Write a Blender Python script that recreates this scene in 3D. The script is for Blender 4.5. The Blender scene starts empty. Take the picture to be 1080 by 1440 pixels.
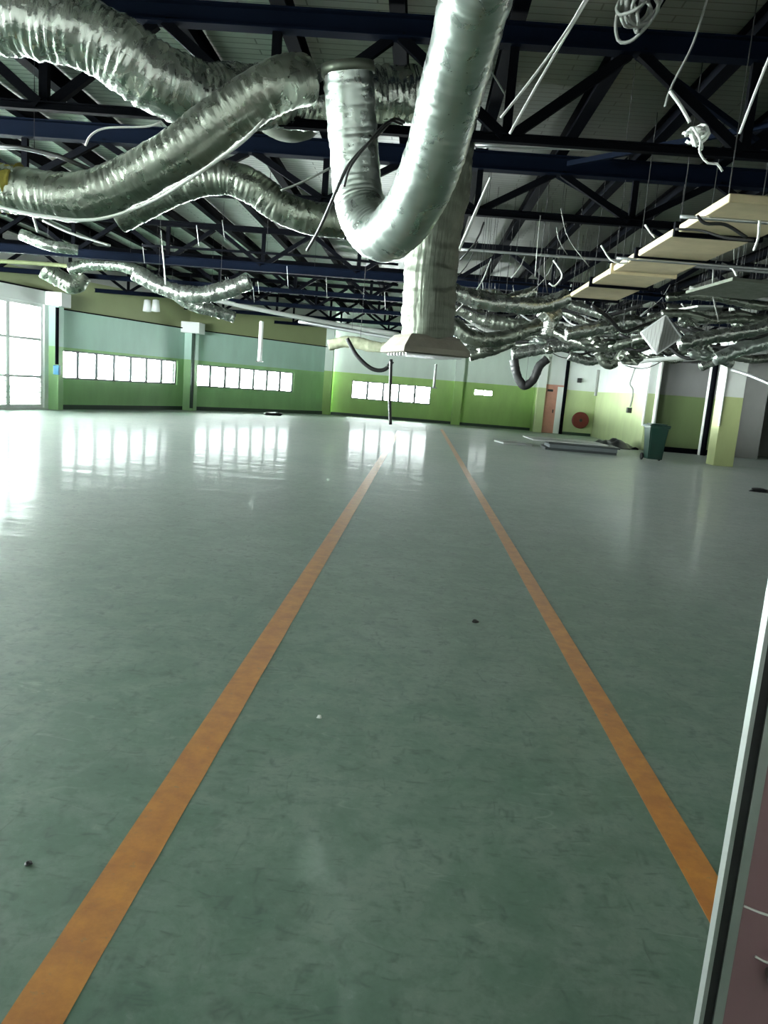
import bpy, bmesh, math, random
from mathutils import Vector, Matrix, noise
random.seed(7)
SC = bpy.context.scene
C = SC.collection
V = Vector
PI = math.pi

# ------------------------------------------------------------------ camera
F = 1060.0
EYE = V((0, 0, 1.5))
VPX, VPY, S = 588.0, 546.0, 0.08
yc = V((VPX - 540, 720 - VPY, -F)).normalized()
uc = V((S, 1.0, 0)); uc.z = (S * (VPX - 540) + (720 - VPY)) / F; uc.normalize()
xc = yc.cross(uc)
ROT = Matrix((xc, yc, uc))            # camera -> world rotation
cam_d = bpy.data.cameras.new('camera')
cam_d.sensor_fit = 'VERTICAL'; cam_d.sensor_height = 36.0
cam_d.lens = F / 1440.0 * 36.0
cam_d.clip_start = 0.05; cam_d.clip_end = 300
cam = bpy.data.objects.new('camera', cam_d); C.objects.link(cam)
cam.matrix_world = Matrix.Translation(EYE) @ ROT.to_4x4()
SC.camera = cam

def ray(px, py):
    return ROT @ V((px - 540.0, 720.0 - py, -F))
def P(px, py, d):                     # point of the place seen at (px, py), d metres down the hall
    r = ray(px, py); return EYE + r * (d / r.y)
def G(px, py, z=0.0):                 # point of the floor seen at (px, py)
    r = ray(px, py); return EYE + r * ((z - EYE.z) / r.z)

# ------------------------------------------------------------------ materials
def new_mat(name):
    m = bpy.data.materials.new(name); m.use_nodes = True
    nt = m.node_tree; b = nt.nodes['Principled BSDF']
    return m, nt, b
def N(nt, t, **kw):
    n = nt.nodes.new(t)
    for k, v in kw.items(): setattr(n, k, v)
    return n
def mixc(nt, fac, a, b):
    n = N(nt, 'ShaderNodeMix', data_type='RGBA')
    for s, v in ((0, fac), (6, a), (7, b)):
        if isinstance(v, (int, float)): n.inputs[s].default_value = v
        elif isinstance(v, tuple): n.inputs[s].default_value = (*v, 1)
        else: nt.links.new(v, n.inputs[s])
    return n.outputs[2]
def ramp(nt, fac, stops, interp='LINEAR'):
    r = N(nt, 'ShaderNodeValToRGB'); r.color_ramp.interpolation = interp
    e = r.color_ramp.elements
    while len(e) < len(stops): e.new(0.5)
    for el, (p, c) in zip(e, stops):
        el.position = p; el.color = (c, c, c, 1) if isinstance(c, (int, float)) else (*c, 1)
    nt.links.new(fac, r.inputs[0]); return r.outputs[0]
def coords(nt, scale=(1, 1, 1), kind='Object', rot=(0, 0, 0)):
    t = N(nt, 'ShaderNodeTexCoord'); m = N(nt, 'ShaderNodeMapping')
    m.inputs['Scale'].default_value = scale; m.inputs['Rotation'].default_value = rot
    nt.links.new(t.outputs[kind], m.inputs[0]); return m.outputs[0]
def noisetex(nt, vec, scale, detail=4, rough=0.55, dist=0.0):
    n = N(nt, 'ShaderNodeTexNoise'); n.inputs['Scale'].default_value = scale
    n.inputs['Detail'].default_value = detail; n.inputs['Roughness'].default_value = rough
    n.inputs['Distortion'].default_value = dist
    nt.links.new(vec, n.inputs['Vector']); return n.outputs['Fac']
def bump(nt, b, h, strength, dist=0.01):
    n = N(nt, 'ShaderNodeBump'); n.inputs['Strength'].default_value = strength
    n.inputs['Distance'].default_value = dist
    nt.links.new(h, n.inputs['Height']); nt.links.new(n.outputs[0], b.inputs['Normal'])
def plain(name, col, rough=0.5, metal=0.0, var=0.12, scale=6, bmp=0.0, spec=.5):
    m, nt, b = new_mat(name); b.inputs['Specular IOR Level'].default_value = spec
    n = noisetex(nt, coords(nt), scale)
    dark = tuple(c * (1 - var) for c in col); lite = tuple(min(1, c * (1 + var)) for c in col)
    nt.links.new(mixc(nt, n, dark, lite), b.inputs['Base Color'])
    b.inputs['Roughness'].default_value = rough; b.inputs['Metallic'].default_value = metal
    if bmp: bump(nt, b, noisetex(nt, coords(nt), scale * 4), bmp)
    return m

def two_tone(name, low, high, zs=1.95, rough=0.55):
    m, nt, b = new_mat(name)
    g = N(nt, 'ShaderNodeNewGeometry'); s = N(nt, 'ShaderNodeSeparateXYZ')
    nt.links.new(g.outputs['Position'], s.inputs[0])
    mt = N(nt, 'ShaderNodeMath', operation='GREATER_THAN'); mt.inputs[1].default_value = zs
    nt.links.new(s.outputs['Z'], mt.inputs[0])
    n = noisetex(nt, coords(nt, (1, 1, .35)), 2.2, 6)
    f = ramp(nt, n, [(0.3, 0.0), (0.7, 1.0)])
    lo = mixc(nt, f, tuple(c * .85 for c in low), low); hi = mixc(nt, f, tuple(c * .88 for c in high), high)
    nt.links.new(mixc(nt, mt.outputs[0], lo, hi), b.inputs['Base Color'])
    b.inputs['Roughness'].default_value = rough
    return m

def floor_mat():
    m, nt, b = new_mat('green_epoxy_floor')
    co = coords(nt)
    def mul(x, y):
        n = N(nt, 'ShaderNodeMath', operation='MULTIPLY'); nt.links.new(x, n.inputs[0]); nt.links.new(y, n.inputs[1]); return n.outputs[0]
    big = noisetex(nt, co, .32, 4, .6, .3)
    mid = noisetex(nt, co, 3.6, 8, .72, .5)
    fine = noisetex(nt, co, 19, 6, .75, .3)
    col = mixc(nt, ramp(nt, big, [(.34, 0.), (.66, 1.)]), (.075, .180, .115), (.165, .240, .190))
    col = mixc(nt, ramp(nt, mid, [(.46, 0.), (.72, .6)]), col, (.25, .32, .27))
    col = mixc(nt, ramp(nt, mid, [(.30, .75), (.50, 0.)]), col, (.055, .14, .09))
    col = mixc(nt, ramp(nt, fine, [(.32, .6), (.5, 0.)]), col, (.06, .13, .09))
    col = mixc(nt, ramp(nt, fine, [(.58, .0), (.75, .3)]), col, (.34, .42, .37))
    # scuffs and scratches left by dragged machines, in three directions
    for sc, rot, ds, gs, wd, amt, c in (((2.2, 8, 1), .5, .45, 11.0, .04, .7, (.035, .085, .06)), ((8, 2.2, 1), .25, .4, 9.0, .035, .65, (.04, .09, .065)),
                                        ((2.6, 10, 1), -.7, .5, 13.0, .035, .6, (.035, .08, .06)), ((1.6, 7.0, 1), .1, .3, 2.6, .012, .28, (.38, .46, .41))):
        l = ramp(nt, noisetex(nt, coords(nt, sc, rot=(0, 0, rot)), 1.2, 2, .45, ds), [(.5 - wd, 0.), (.5, amt), (.5 + wd, 0.)])
        g = ramp(nt, noisetex(nt, coords(nt, (1, 1, 1), rot=(0, 0, rot * 3)), gs, 3, .6), [(.52, 0.), (.64, 1.)])
        col = mixc(nt, mul(l, g), col, c)
    nt.links.new(col, b.inputs['Base Color'])
    nt.links.new(ramp(nt, mid, [(.3, .46), (.75, .62)]), b.inputs['Roughness'])
    b.inputs['Specular IOR Level'].default_value = 1.0
    b.inputs['Coat Weight'].default_value = .17
    b.inputs['IOR'].default_value = 1.6
    b.inputs['Sheen Weight'].default_value = .10; b.inputs['Sheen Roughness'].default_value = .45      # dust film
    nt.links.new(ramp(nt, mid, [(.3, .07), (.7, .18)]), b.inputs['Coat Roughness'])
    wv = noisetex(nt, coords(nt, (.6, 1.5, 1)), 1.5, 4, .55)
    bn = N(nt, 'ShaderNodeBump'); bn.inputs['Strength'].default_value = .3; bn.inputs['Distance'].default_value = .03
    nt.links.new(wv, bn.inputs['Height']); nt.links.new(bn.outputs[0], b.inputs['Coat Normal'])
    bump(nt, b, wv, .15, .03)
    return m

def foil_mat(name, tint=(.78, .80, .77), rlo=.18, rhi=.42, wr=14.0, strength=.6, metal=.92, su=5.0, sv=34.0):
    m, nt, b = new_mat(name)
    n1 = noisetex(nt, coords(nt, (su, sv, 1), 'UV'), 1.0, 3, .5, .25)       # creases running round the tube
    n3 = noisetex(nt, coords(nt, (su * 2.2, sv * .35, 1), 'UV', (0, 0, .5)), 1.0, 3, .5, .25)
    ad = N(nt, 'ShaderNodeMath', operation='ADD'); nt.links.new(n1, ad.inputs[0]); nt.links.new(n3, ad.inputs[1])
    n = noisetex(nt, coords(nt), wr, 5, .6, .5)
    n2 = noisetex(nt, coords(nt), 2.5, 3)
    nt.links.new(mixc(nt, n2, tuple(c * .65 for c in tint), tint), b.inputs['Base Color'])
    nt.links.new(ramp(nt, n, [(.3, rlo), (.7, rhi)]), b.inputs['Roughness'])
    b.inputs['Metallic'].default_value = metal
    bump(nt, b, ad.outputs[0], strength, .012)
    return m

def roof_mat():
    m, nt, b = new_mat('foil_roof_lining')
    co = coords(nt)
    br = N(nt, 'ShaderNodeTexBrick')
    br.inputs['Color1'].default_value = (.88, .90, .86, 1); br.inputs['Color2'].default_value = (.76, .78, .74, 1)
    br.inputs['Mortar'].default_value = (.22, .23, .22, 1)
    br.inputs['Scale'].default_value = 1.0; br.inputs['Mortar Size'].default_value = .008
    br.inputs['Brick Width'].default_value = 1.25; br.inputs['Row Height'].default_value = .12
    nt.links.new(co, br.inputs['Vector'])
    n = noisetex(nt, co, 5, 6, .65)
    foil_col = mixc(nt, ramp(nt, n, [(.3, .0), (.7, .45)]), br.outputs['Color'], (.44, .45, .40))
    # ceiling shade painted in: foil steps darker and browner to the right, between purlins
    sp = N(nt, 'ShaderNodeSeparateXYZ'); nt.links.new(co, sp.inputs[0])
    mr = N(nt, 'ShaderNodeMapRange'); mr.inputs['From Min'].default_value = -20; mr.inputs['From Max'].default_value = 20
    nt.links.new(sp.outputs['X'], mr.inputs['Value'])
    shade_step = ramp(nt, mr.outputs[0], [(0, 0.), ((20 - 3.385) / 40, .35), ((20 - 1.415) / 40, .6), ((20 + .555) / 40, 1.)], 'CONSTANT')
    shaded = mixc(nt, n, (.15, .145, .105), (.24, .235, .18))
    nt.links.new(mixc(nt, shade_step, foil_col, mixc(nt, .25, shaded, br.outputs['Color'])), b.inputs['Base Color'])
    b.inputs['Metallic'].default_value = .3; b.inputs['Roughness'].default_value = .45
    bump(nt, b, n, .35, .03)
    return m

def glass_mat():
    m, nt, b = new_mat('window_glass')
    out = nt.nodes['Material Output']; nt.nodes.remove(b)
    t = N(nt, 'ShaderNodeBsdfTransparent'); t.inputs[0].default_value = (.95, .98, .97, 1)
    g = N(nt, 'ShaderNodeBsdfGlossy'); g.inputs['Roughness'].default_value = .03
    fr = N(nt, 'ShaderNodeFresnel'); fr.inputs[0].default_value = 1.3
    mx = N(nt, 'ShaderNodeMixShader')
    nt.links.new(fr.outputs[0], mx.inputs[0]); nt.links.new(t.outputs[0], mx.inputs[1]); nt.links.new(g.outputs[0], mx.inputs[2])
    nt.links.new(mx.outputs[0], out.inputs[0])
    return m

def line_mat():
    m, nt, b = new_mat('orange_line_paint')
    n = noisetex(nt, coords(nt), 9, 7, .7)
    c = mixc(nt, ramp(nt, n, [(.36, .0), (.66, 1.)]), (.52, .19, .035), (.70, .29, .045))
    n2 = noisetex(nt, coords(nt), 26, 5, .7)
    c = mixc(nt, ramp(nt, n2, [(.60, 0.), (.74, .6)]), c, (.25, .22, .12))
    nt.links.new(c, b.inputs['Base Color']); b.inputs['Roughness'].default_value = .45; b.inputs['Specular IOR Level'].default_value = .7
    b.inputs['Coat Weight'].default_value = .25; b.inputs['Coat Roughness'].default_value = .18
    b.inputs['Sheen Weight'].default_value = .10; b.inputs['Sheen Roughness'].default_value = .45
    return m

def mesh_mat(name, col):                # perforated sheet
    m, nt, b = new_mat(name)
    v = N(nt, 'ShaderNodeTexVoronoi'); v.inputs['Scale'].default_value = 42; v.inputs['Randomness'].default_value = 0
    nt.links.new(coords(nt), v.inputs['Vector'])
    nt.links.new(mixc(nt, ramp(nt, v.outputs['Distance'], [(.25, 0.), (.4, 1.)]), tuple(c * .35 for c in col), col), b.inputs['Base Color'])
    b.inputs['Roughness'].default_value = .5
    return m

M = dict(
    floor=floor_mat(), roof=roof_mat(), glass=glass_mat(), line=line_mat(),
    lime=two_tone('lime_and_white_paint', (.42, .66, .20), (.72, .82, .74)),
    core=two_tone('pale_lime_paint', (.52, .62, .33), (.76, .80, .77)),
    olive=two_tone('pale_lime_paint_in_shade', (.12, .17, .065), (.19, .19, .185)),  # shade of the camera-facing wall is put into this paint colour
    mint=two_tone('green_and_mint_paint', (.36, .64, .28), (.50, .72, .62), 1.88),
    greyw=plain('grey_wall_paint', (.42, .42, .40), .6, var=.08, scale=2),
    band=plain('olive_band_paint', (.30, .34, .17), .6, var=.08, scale=2),
    greyd=plain('dull_grey_wall', (.20, .20, .19), .65, var=.1, scale=2),
    white=plain('white_paint', (.80, .82, .80), .5, var=.04, scale=3),
    frame=plain('window_frame_aluminium', (.20, .21, .21), .5, .2, .05),
    navy=plain('navy_steel_paint', (.0025, .005, .012), .7, var=.35, scale=4, spec=.03),
    black=plain('dark_steel_paint', (.003, .0035, .005), .7, var=.3, scale=4, spec=.02),
    purlin=plain('black_purlin_paint', (.002, .0025, .004), .7, var=.3, scale=4, spec=.02),
    foil=foil_mat('silver_foil_duct', (.58, .61, .56), .18, .34, 8, .65, .95), foilb=foil_mat('bright_foil_duct', (.74, .81, .76), .24, .36, 7, .13, .95),
    foild=foil_mat('dull_foil_duct', (.38, .41, .35), .22, .38, 8, .55, .95),
    foilg=foil_mat('grey_wrapped_duct', (.17, .19, .15), .4, .6, 9, .9, .7, 16.0, 4.0),
    hemp=plain('dusty_plenum_board', (.25, .23, .19), .8, var=.3, scale=9, bmp=.3),
    cream=plain('cream_duct_board', (.52, .44, .27), .6, var=.25, scale=5),
    galv=plain('galvanised_pipe', (.55, .57, .57), .32, .8, .1),
    wcable=plain('white_cable_sheath', (.72, .74, .70), .5, var=.1),
    bcable=plain('black_cable_sheath', (.012, .012, .012), .5, var=.2),
    gcable=plain('grey_cable_sheath', (.22, .23, .21), .55, var=.2),
    yellow=plain('yellow_insulation', (.34, .29, .05), .8, var=.5, scale=16, bmp=.4),
    dustyg=plain('dusty_wrap', (.42, .44, .30), .75, var=.4, scale=14, bmp=.5),
    bin=plain('bottle_green_plastic', (.006, .032, .022), .35, var=.15),
    blackp=plain('black_plastic', (.012, .013, .014), .4, var=.2),
    pink=plain('salmon_door_paint', (.60, .28, .22), .5, var=.15, scale=8),
    red=plain('dark_red_paint', (.13, .012, .010), .35, var=.2),
    alu=plain('brushed_aluminium', (.40, .43, .41), .34, .75, .06),
    rubber=plain('black_rubber_seal', (.008, .010, .010), .6, var=.2),
    mauve=plain('mauve_door_panel', (.22, .13, .14), .35, var=.22, scale=3),
    base=plain('dark_green_skirting', (.02, .05, .03), .5, var=.2),
    board=plain('pale_grey_board', (.58, .60, .58), .5, var=.1),
    slate=plain('slate_board', (.16, .18, .19), .5, var=.2),
    darkboard=plain('charcoal_board', (.05, .06, .06), .55, var=.25),
    mesh=mesh_mat('perforated_grille', (.36, .37, .35)),
    blue=plain('blue_switch_plastic', (.03, .18, .32), .4),
)

# ------------------------------------------------------------------ geometry helpers
def obj(name, bm, mat, parent=None, loc=None, smooth=False):
    me = bpy.data.meshes.new(name)
    bmesh.ops.recalc_face_normals(bm, faces=bm.faces)
    if loc is not None: bmesh.ops.translate(bm, verts=bm.verts, vec=-V(loc))
    if smooth:
        for f in bm.faces: f.smooth = True
    bm.to_mesh(me); bm.free()
    me.materials.append(mat)
    o = bpy.data.objects.new(name, me); C.objects.link(o)
    if parent:
        o.parent = parent; o.matrix_parent_inverse = parent.matrix_basis.inverted()
    if loc is not None: o.location = loc
    return o
def tag(o, label=None, cat=None, group=None, kind=None):
    if label: o['label'] = label
    if cat: o['category'] = cat
    if group: o['group'] = group
    if kind: o['kind'] = kind
    return o
def thing(name, label, cat, loc, group=None, kind=None):
    o = bpy.data.objects.new(name, None); C.objects.link(o); o.location = loc
    o.empty_display_size = .1
    return tag(o, label, cat, group, kind)
def struct(name, bm, mat, parent=None):
    o = obj(name, bm, mat, parent)
    if not parent: o['kind'] = 'structure'
    return o
def box(bm, lo, hi, bev=0.0):
    vs = [bm.verts.new((x, y, z)) for x in (lo[0], hi[0]) for y in (lo[1], hi[1]) for z in (lo[2], hi[2])]
    fs = [bm.faces.new([vs[i] for i in q]) for q in ((0, 1, 3, 2), (4, 6, 7, 5), (0, 4, 5, 1), (2, 3, 7, 6), (0, 2, 6, 4), (1, 5, 7, 3))]
    if bev:
        es = list({e for f in fs for e in f.edges})
        bmesh.ops.bevel(bm, geom=es, offset=bev, segments=2, affect='EDGES', profile=.5)
def obox(bm, c, ax, ay, az):             # oriented box, half-axis vectors
    c, ax, ay, az = V(c), V(ax), V(ay), V(az)
    vs = [bm.verts.new(c + i * ax + j * ay + k * az) for i in (-1, 1) for j in (-1, 1) for k in (-1, 1)]
    for q in ((0, 1, 3, 2), (4, 6, 7, 5), (0, 4, 5, 1), (2, 3, 7, 6), (0, 2, 6, 4), (1, 5, 7, 3)):
        bm.faces.new([vs[i] for i in q])
def bar(bm, p0, p1, w, h, up=V((0, 0, 1))):
    p0, p1 = V(p0), V(p1); d = (p1 - p0); l = d.length; d.normalize()
    if abs(d.dot(up)) > .99: up = V((0, 1, 0))
    s = d.cross(up).normalized(); t = s.cross(d)
    obox(bm, (p0 + p1) / 2, d * l / 2, s * w / 2, t * h / 2)
def angle_bar(bm, p0, p1, w, th=.012, up=V((0, 1, 0))):     # rolled steel channel
    p0, p1 = V(p0), V(p1); d = (p1 - p0); l = d.length; d.normalize()
    if abs(d.dot(up)) > .99: up = V((1, 0, 0))
    s = d.cross(up).normalized(); t = s.cross(d)
    c = (p0 + p1) / 2
    obox(bm, c, d * l / 2, s * w / 2, t * th / 2)
    obox(bm, c + s * (w / 2 - th / 2) + t * (w * .35), d * l / 2, s * th / 2, t * w * .35)
    obox(bm, c - s * (w / 2 - th / 2) + t * (w * .35), d * l / 2, s * th / 2, t * w * .35)
def ibeam(bm, p0, p1, w, h, th=.016):
    p0, p1 = V(p0), V(p1); d = (p1 - p0); l = d.length; d.normalize()
    s = d.cross(V((0, 0, 1))).normalized(); t = V((0, 0, 1)); c = (p0 + p1) / 2
    obox(bm, c, d * l / 2, s * th / 2, t * (h / 2 - th))
    for k in (-1, 1): obox(bm, c + t * k * (h / 2 - th / 2), d * l / 2, s * w / 2, t * th / 2)
def spline(pts, step):
    pts = [V(p) for p in pts]
    if len(pts) == 2:
        n = max(1, int((pts[1] - pts[0]).length / step)); return [pts[0].lerp(pts[1], i / n) for i in range(n + 1)]
    q = [2 * pts[0] - pts[1]] + pts + [2 * pts[-1] - pts[-2]]
    dense = []
    for i in range(1, len(q) - 2):
        a, b, c, d = q[i - 1:i + 3]
        for k in range(24):
            t = k / 24
            dense.append(.5 * ((2 * b) + (c - a) * t + (2 * a - 5 * b + 4 * c - d) * t * t + (3 * b - a - 3 * c + d) * t ** 3))
    dense.append(pts[-1])
    L = [0]
    for a, b in zip(dense, dense[1:]): L.append(L[-1] + (b - a).length)
    n = max(2, int(L[-1] / step)); out = []; j = 0
    for i in range(n + 1):
        s = L[-1] * i / n
        while j < len(L) - 2 and L[j + 1] < s: j += 1
        t = 0 if L[j + 1] == L[j] else (s - L[j]) / (L[j + 1] - L[j])
        out.append(dense[j].lerp(dense[j + 1], t))
    return out
def sweep(bm, path, rad, seg=8, cap=True, wob=None):
    n = len(path)
    T = [(path[min(i + 1, n - 1)] - path[max(i - 1, 0)]).normalized() for i in range(n)]
    up = V((0, 0, 1)) if abs(T[0].z) < .9 else V((1, 0, 0))
    nx = T[0].cross(up).normalized(); rings = []
    for i in range(n):
        nx = (nx - T[i] * nx.dot(T[i])).normalized(); ny = T[i].cross(nx)
        r = rad(i) if callable(rad) else rad; ring = []
        for k in range(seg):
            a = 2 * PI * k / seg; rr = r * (wob(i, a, path[i]) if wob else 1)
            ring.append(bm.verts.new(path[i] + (nx * math.cos(a) + ny * math.sin(a)) * rr))
        rings.append(ring)
    uv = bm.loops.layers.uv.verify(); L = [0.0]; r0 = rad(0) if callable(rad) else rad
    for p, q in zip(path, path[1:]): L.append(L[-1] + (q - p).length)
    for i, (a, b) in enumerate(zip(rings, rings[1:])):
        for k in range(seg):
            f = bm.faces.new((a[k], a[(k + 1) % seg], b[(k + 1) % seg], b[k]))
            for lp, (u, v) in zip(f.loops, ((k, L[i]), (k + 1, L[i]), (k + 1, L[i + 1]), (k, L[i + 1]))): lp[uv].uv = (u / seg * 2 * PI * r0, v)
    if cap: bm.faces.new(rings[0][::-1]); bm.faces.new(rings[-1])
    return rings
def lathe(bm, prof, seg=24, M4=Matrix()):
    rings = []
    for r, z in prof:
        rings.append([bm.verts.new(M4 @ V((r * math.cos(2 * PI * k / seg), r * math.sin(2 * PI * k / seg), z))) for k in range(seg)])
    for a, b in zip(rings, rings[1:]):
        for k in range(seg): bm.faces.new((a[k], a[(k + 1) % seg], b[(k + 1) % seg], b[k]))
    bm.faces.new(rings[0][::-1]); bm.faces.new(rings[-1])

def duct_bm(pts, r, pitch=.055, ridge=.035, wrinkle=.05, seg=28, sag=0.0, seed=0, sub=5):
    bm = bmesh.new(); path = spline(pts, pitch / sub)
    off = V((seed * 7.3, seed * 3.1, seed * 1.7))
    def wob(i, a, p):
        ph = 2 * PI * i / sub
        q = V((math.cos(a), math.sin(a), 0)) * 1.2 + off
        w = noise.noise(q + V((0, 0, i * pitch / sub * 9)))
        w2 = noise.noise(q * 2.7 + V((0, 0, i * pitch / sub * 26)))
        w3 = noise.noise(q * .5 + V((0, 0, i * pitch / sub * 2)))
        return 1 + ridge * (abs(math.sin(ph / 2)) - .5) * (1 + .8 * w) + wrinkle * (w * .6 + w2 * .5) + wrinkle * .9 * w3
    sweep(bm, path, r, seg, True, wob)
    return bm
def smooth_tube(name, pts, r, mat, label=None, cat=None, group=None, parent=None, seg=7, step=.05):
    bm = bmesh.new(); sweep(bm, spline(pts, step), r, seg)
    o = obj(name, bm, mat, parent, smooth=True)
    return tag(o, label, cat, group) if label else o
def hangers(o, pts, every=1.6, top=None):
    path = spline(pts, .1); L = len(path) * .1; n = max(1, round(L / every))
    for k in range(n):
        p = path[int((k + .5) / n * (len(path) - 1))]
        bm = bmesh.new(); sweep(bm, [p, V((p.x, p.y, ROOF_Z))], .0035, 5); obj('hanger_wire', bm, M['bcable'], o)
def PP(pts):                              # list of (px, py, d)
    return [P(*p) for p in pts]

def wall_bm(p0, p1, z0, z1, holes=(), th=.2, flip=False):
    """upright slab from p0 to p1; holes are (u0, u1, z0, z1) in metres along it"""
    p0, p1 = V((p0[0], p0[1], 0)), V((p1[0], p1[1], 0)); d = p1 - p0; L = d.length; d.normalize()
    nrm = V((d.y, -d.x, 0)) * (-1 if flip else 1)          # outward
    us = sorted({0, L, *[h[0] for h in holes], *[h[1] for h in holes]})
    zs = sorted({z0, z1, *[h[2] for h in holes], *[h[3] for h in holes]})
    bm = bmesh.new(); vt = {}
    def vert(i, j, k):
        if (i, j, k) not in vt: vt[i, j, k] = bm.verts.new(p0 + d * us[i] + V((0, 0, zs[j])) + nrm * (th * k))
        return vt[i, j, k]
    def solid(i, j):
        if not (0 <= i < len(us) - 1 and 0 <= j < len(zs) - 1): return False
        u, z = (us[i] + us[i + 1]) / 2, (zs[j] + zs[j + 1]) / 2
        return not any(h[0] < u < h[1] and h[2] < z < h[3] for h in holes)
    for i in range(len(us) - 1):
        for j in range(len(zs) - 1):
            if not solid(i, j): continue
            for k in (0, 1): bm.faces.new((vert(i, j, k), vert(i + 1, j, k), vert(i + 1, j + 1, k), vert(i, j + 1, k)))
            for (di, dj, a, b) in ((-1, 0, (i, j), (i, j + 1)), (1, 0, (i + 1, j), (i + 1, j + 1)), (0, -1, (i, j), (i + 1, j)), (0, 1, (i, j + 1), (i + 1, j + 1))):
                if not solid(i + di, j + dj):
                    bm.faces.new((vert(*a, 0), vert(*b, 0), vert(*b, 1), vert(*a, 1)))
    return bm, d, nrm, L

PORTALS = []
def window(name, p0, d, nrm, u0, u1, z0, z1, cols, rows=(1.0,), fw=.05, depth=.1, bars=0, mw=.11, fm='frame'):
    """framed window filling the hole; parts: window_frame, mullions, panes"""
    base = V((p0[0], p0[1], 0)) + nrm * depth
    root = thing(name, None, None, base + d * (u0 + u1) / 2 + V((0, 0, z0)), kind='structure')
    def pt(u, z): return base + d * u + V((0, 0, z))
    bm = bmesh.new()
    for a, b in (((u0, z0), (u1, z0)), ((u0, z1), (u1, z1))):
        obox(bm, (pt(*a) + pt(*b)) / 2 + V((0, 0, fw / 2 if a[1] == z0 else -fw / 2)), d * (u1 - u0) / 2, nrm * .035, V((0, 0, fw / 2)))
    for u in (u0, u1):
        obox(bm, pt(u + (fw / 2 if u == u0 else -fw / 2), (z0 + z1) / 2), d * fw / 2, nrm * .035, V((0, 0, (z1 - z0) / 2 - fw)))
    obj('window_frame', bm, M[fm], root)
    W = (u1 - u0) / cols; zz = [z0]
    for r in rows: zz.append(z0 + (z1 - z0) * r)
    for i in range(1, cols):
        bm = bmesh.new(); obox(bm, pt(u0 + W * i, (z0 + z1) / 2), d * mw / 2, nrm * .03, V((0, 0, (z1 - z0) / 2 - fw)))
        obj('mullion', bm, M[fm], root)
    for j in range(1, len(zz) - 1):
        bm = bmesh.new(); obox(bm, pt((u0 + u1) / 2, zz[j]), d * ((u1 - u0) / 2 - fw), nrm * .025, V((0, 0, fw * .45)))
        obj('transom', bm, M[fm], root)
    for i in range(cols):
        for j in range(len(zz) - 1):
            bm = bmesh.new()
            a, b = u0 + W * i + fw * .4, u0 + W * (i + 1) - fw * .4
            obox(bm, pt((a + b) / 2, (zz[j] + zz[j + 1]) / 2), d * (b - a) / 2, nrm * .003, V((0, 0, (zz[j + 1] - zz[j]) / 2)))
            obj('pane', bm, M['glass'], root)
    for k in range(bars):
        z = z0 + (z1 - z0) * rows[0] * (k + 1) / (bars + 1)
        bm = bmesh.new(); obox(bm, pt((u0 + u1) / 2, z) - nrm * .05, d * ((u1 - u0) / 2 - fw), nrm * .01, V((0, 0, .012)))
        obj('guard_rail', bm, M['white'], root)
    PORTALS.append((pt((u0 + u1) / 2, (z0 + z1) / 2) + nrm * .12, d.copy(), nrm.copy(), u1 - u0, z1 - z0))
    return root

# ------------------------------------------------------------------ plan of the hall
ROOF_Z, TOP_Z, BOT_Z = 4.72, 4.40, 3.68
c1 = G(74, 575.5); c2 = G(263, 576.5); c3 = G(456, 582.5)
K1, K2, K3 = V((c1.x, c1.y, 0)), V((c2.x, c2.y, 0)), V((c3.x, c3.y, 0))
w0 = G(0, 576.5); dirw = (K1 - V((w0.x, w0.y, 0))).normalized()
dirw = (dirw + V((.25, 1, 0)).normalized()).normalized()
K0 = K1 - dirw * 13.0                      # near end of the glazed bay
BACK = K3.y + .4
FRONT = 1.0
RX = 13.5
def leftx(y):
    for a, b in ((K0 - dirw * 12, K1), (K1, K2), (K2, K3)):
        if y <= b.y: return a.x + (b.x - a.x) * (y - a.y) / (b.y - a.y)
    return K3.x
print('plan', K0, K1, K2, K3)

# floor and roof
bm = bmesh.new(); box(bm, (-22, -4, -.2), (16, 40, 0)); struct('floor', bm, M['floor'])
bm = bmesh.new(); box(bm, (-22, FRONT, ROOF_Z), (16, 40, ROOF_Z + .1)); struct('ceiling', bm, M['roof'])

# left wall: two painted bays with strip windows, a glazed bay and a near end with an added window
def strip_bay(idx, A, B, pxa, pxb, ypa, wz0, wz1, mat, name):
    d = (B - A); L = d.length; d.normalize()
    def along(px):                         # where the view through px crosses the wall line
        r = ray(px, 540); n = V((d.y, -d.x, 0)); t = (A - EYE).dot(n) / V((r.x, r.y, 0)).dot(n)
        q = EYE + r * t; return (V((q.x, q.y, 0)) - A).dot(d)
    u0, u1 = along(pxa), along(pxb)
    bm, d, nrm, L = wall_bm(A, B, 0, 3.0, [(u0, u1, wz0, wz1)], .2, True)
    struct(name, bm, mat)
    window('window_%d' % idx, A, d, nrm, u0, u1, wz0, wz1, 7)
    return d, nrm, L
strip_bay(2, K1, K2, 84, 249, 0, .93, 1.80, M['mint'], 'wall_left')
strip_bay(3, K2, K3, 275, 413, 0, .90, 1.74, M['mint'], 'wall_left_far')
L = (K1 - K0).length
bm, d, nrm, L = wall_bm(K0, K1, 0, 3.45, [(.3, L - .35, .05, 3.05)], .2, True)
struct('wall_left_glazed', bm, M['white'])
window('window_1', K0, d, nrm, .3, L - .35, .05, 3.05, 9, (.30, .66, 1.0), .09, bars=5, mw=.14, fm='white')
S0 = K0 - dirw * ((K0.y - FRONT + .1) / dirw.y)
bm, d, nrm, L = wall_bm(S0, K0, 0, ROOF_Z, [(.6, 8.6, .4, 3.05)], .2, True); struct('wall_left_near', bm, M['mint'])
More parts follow.
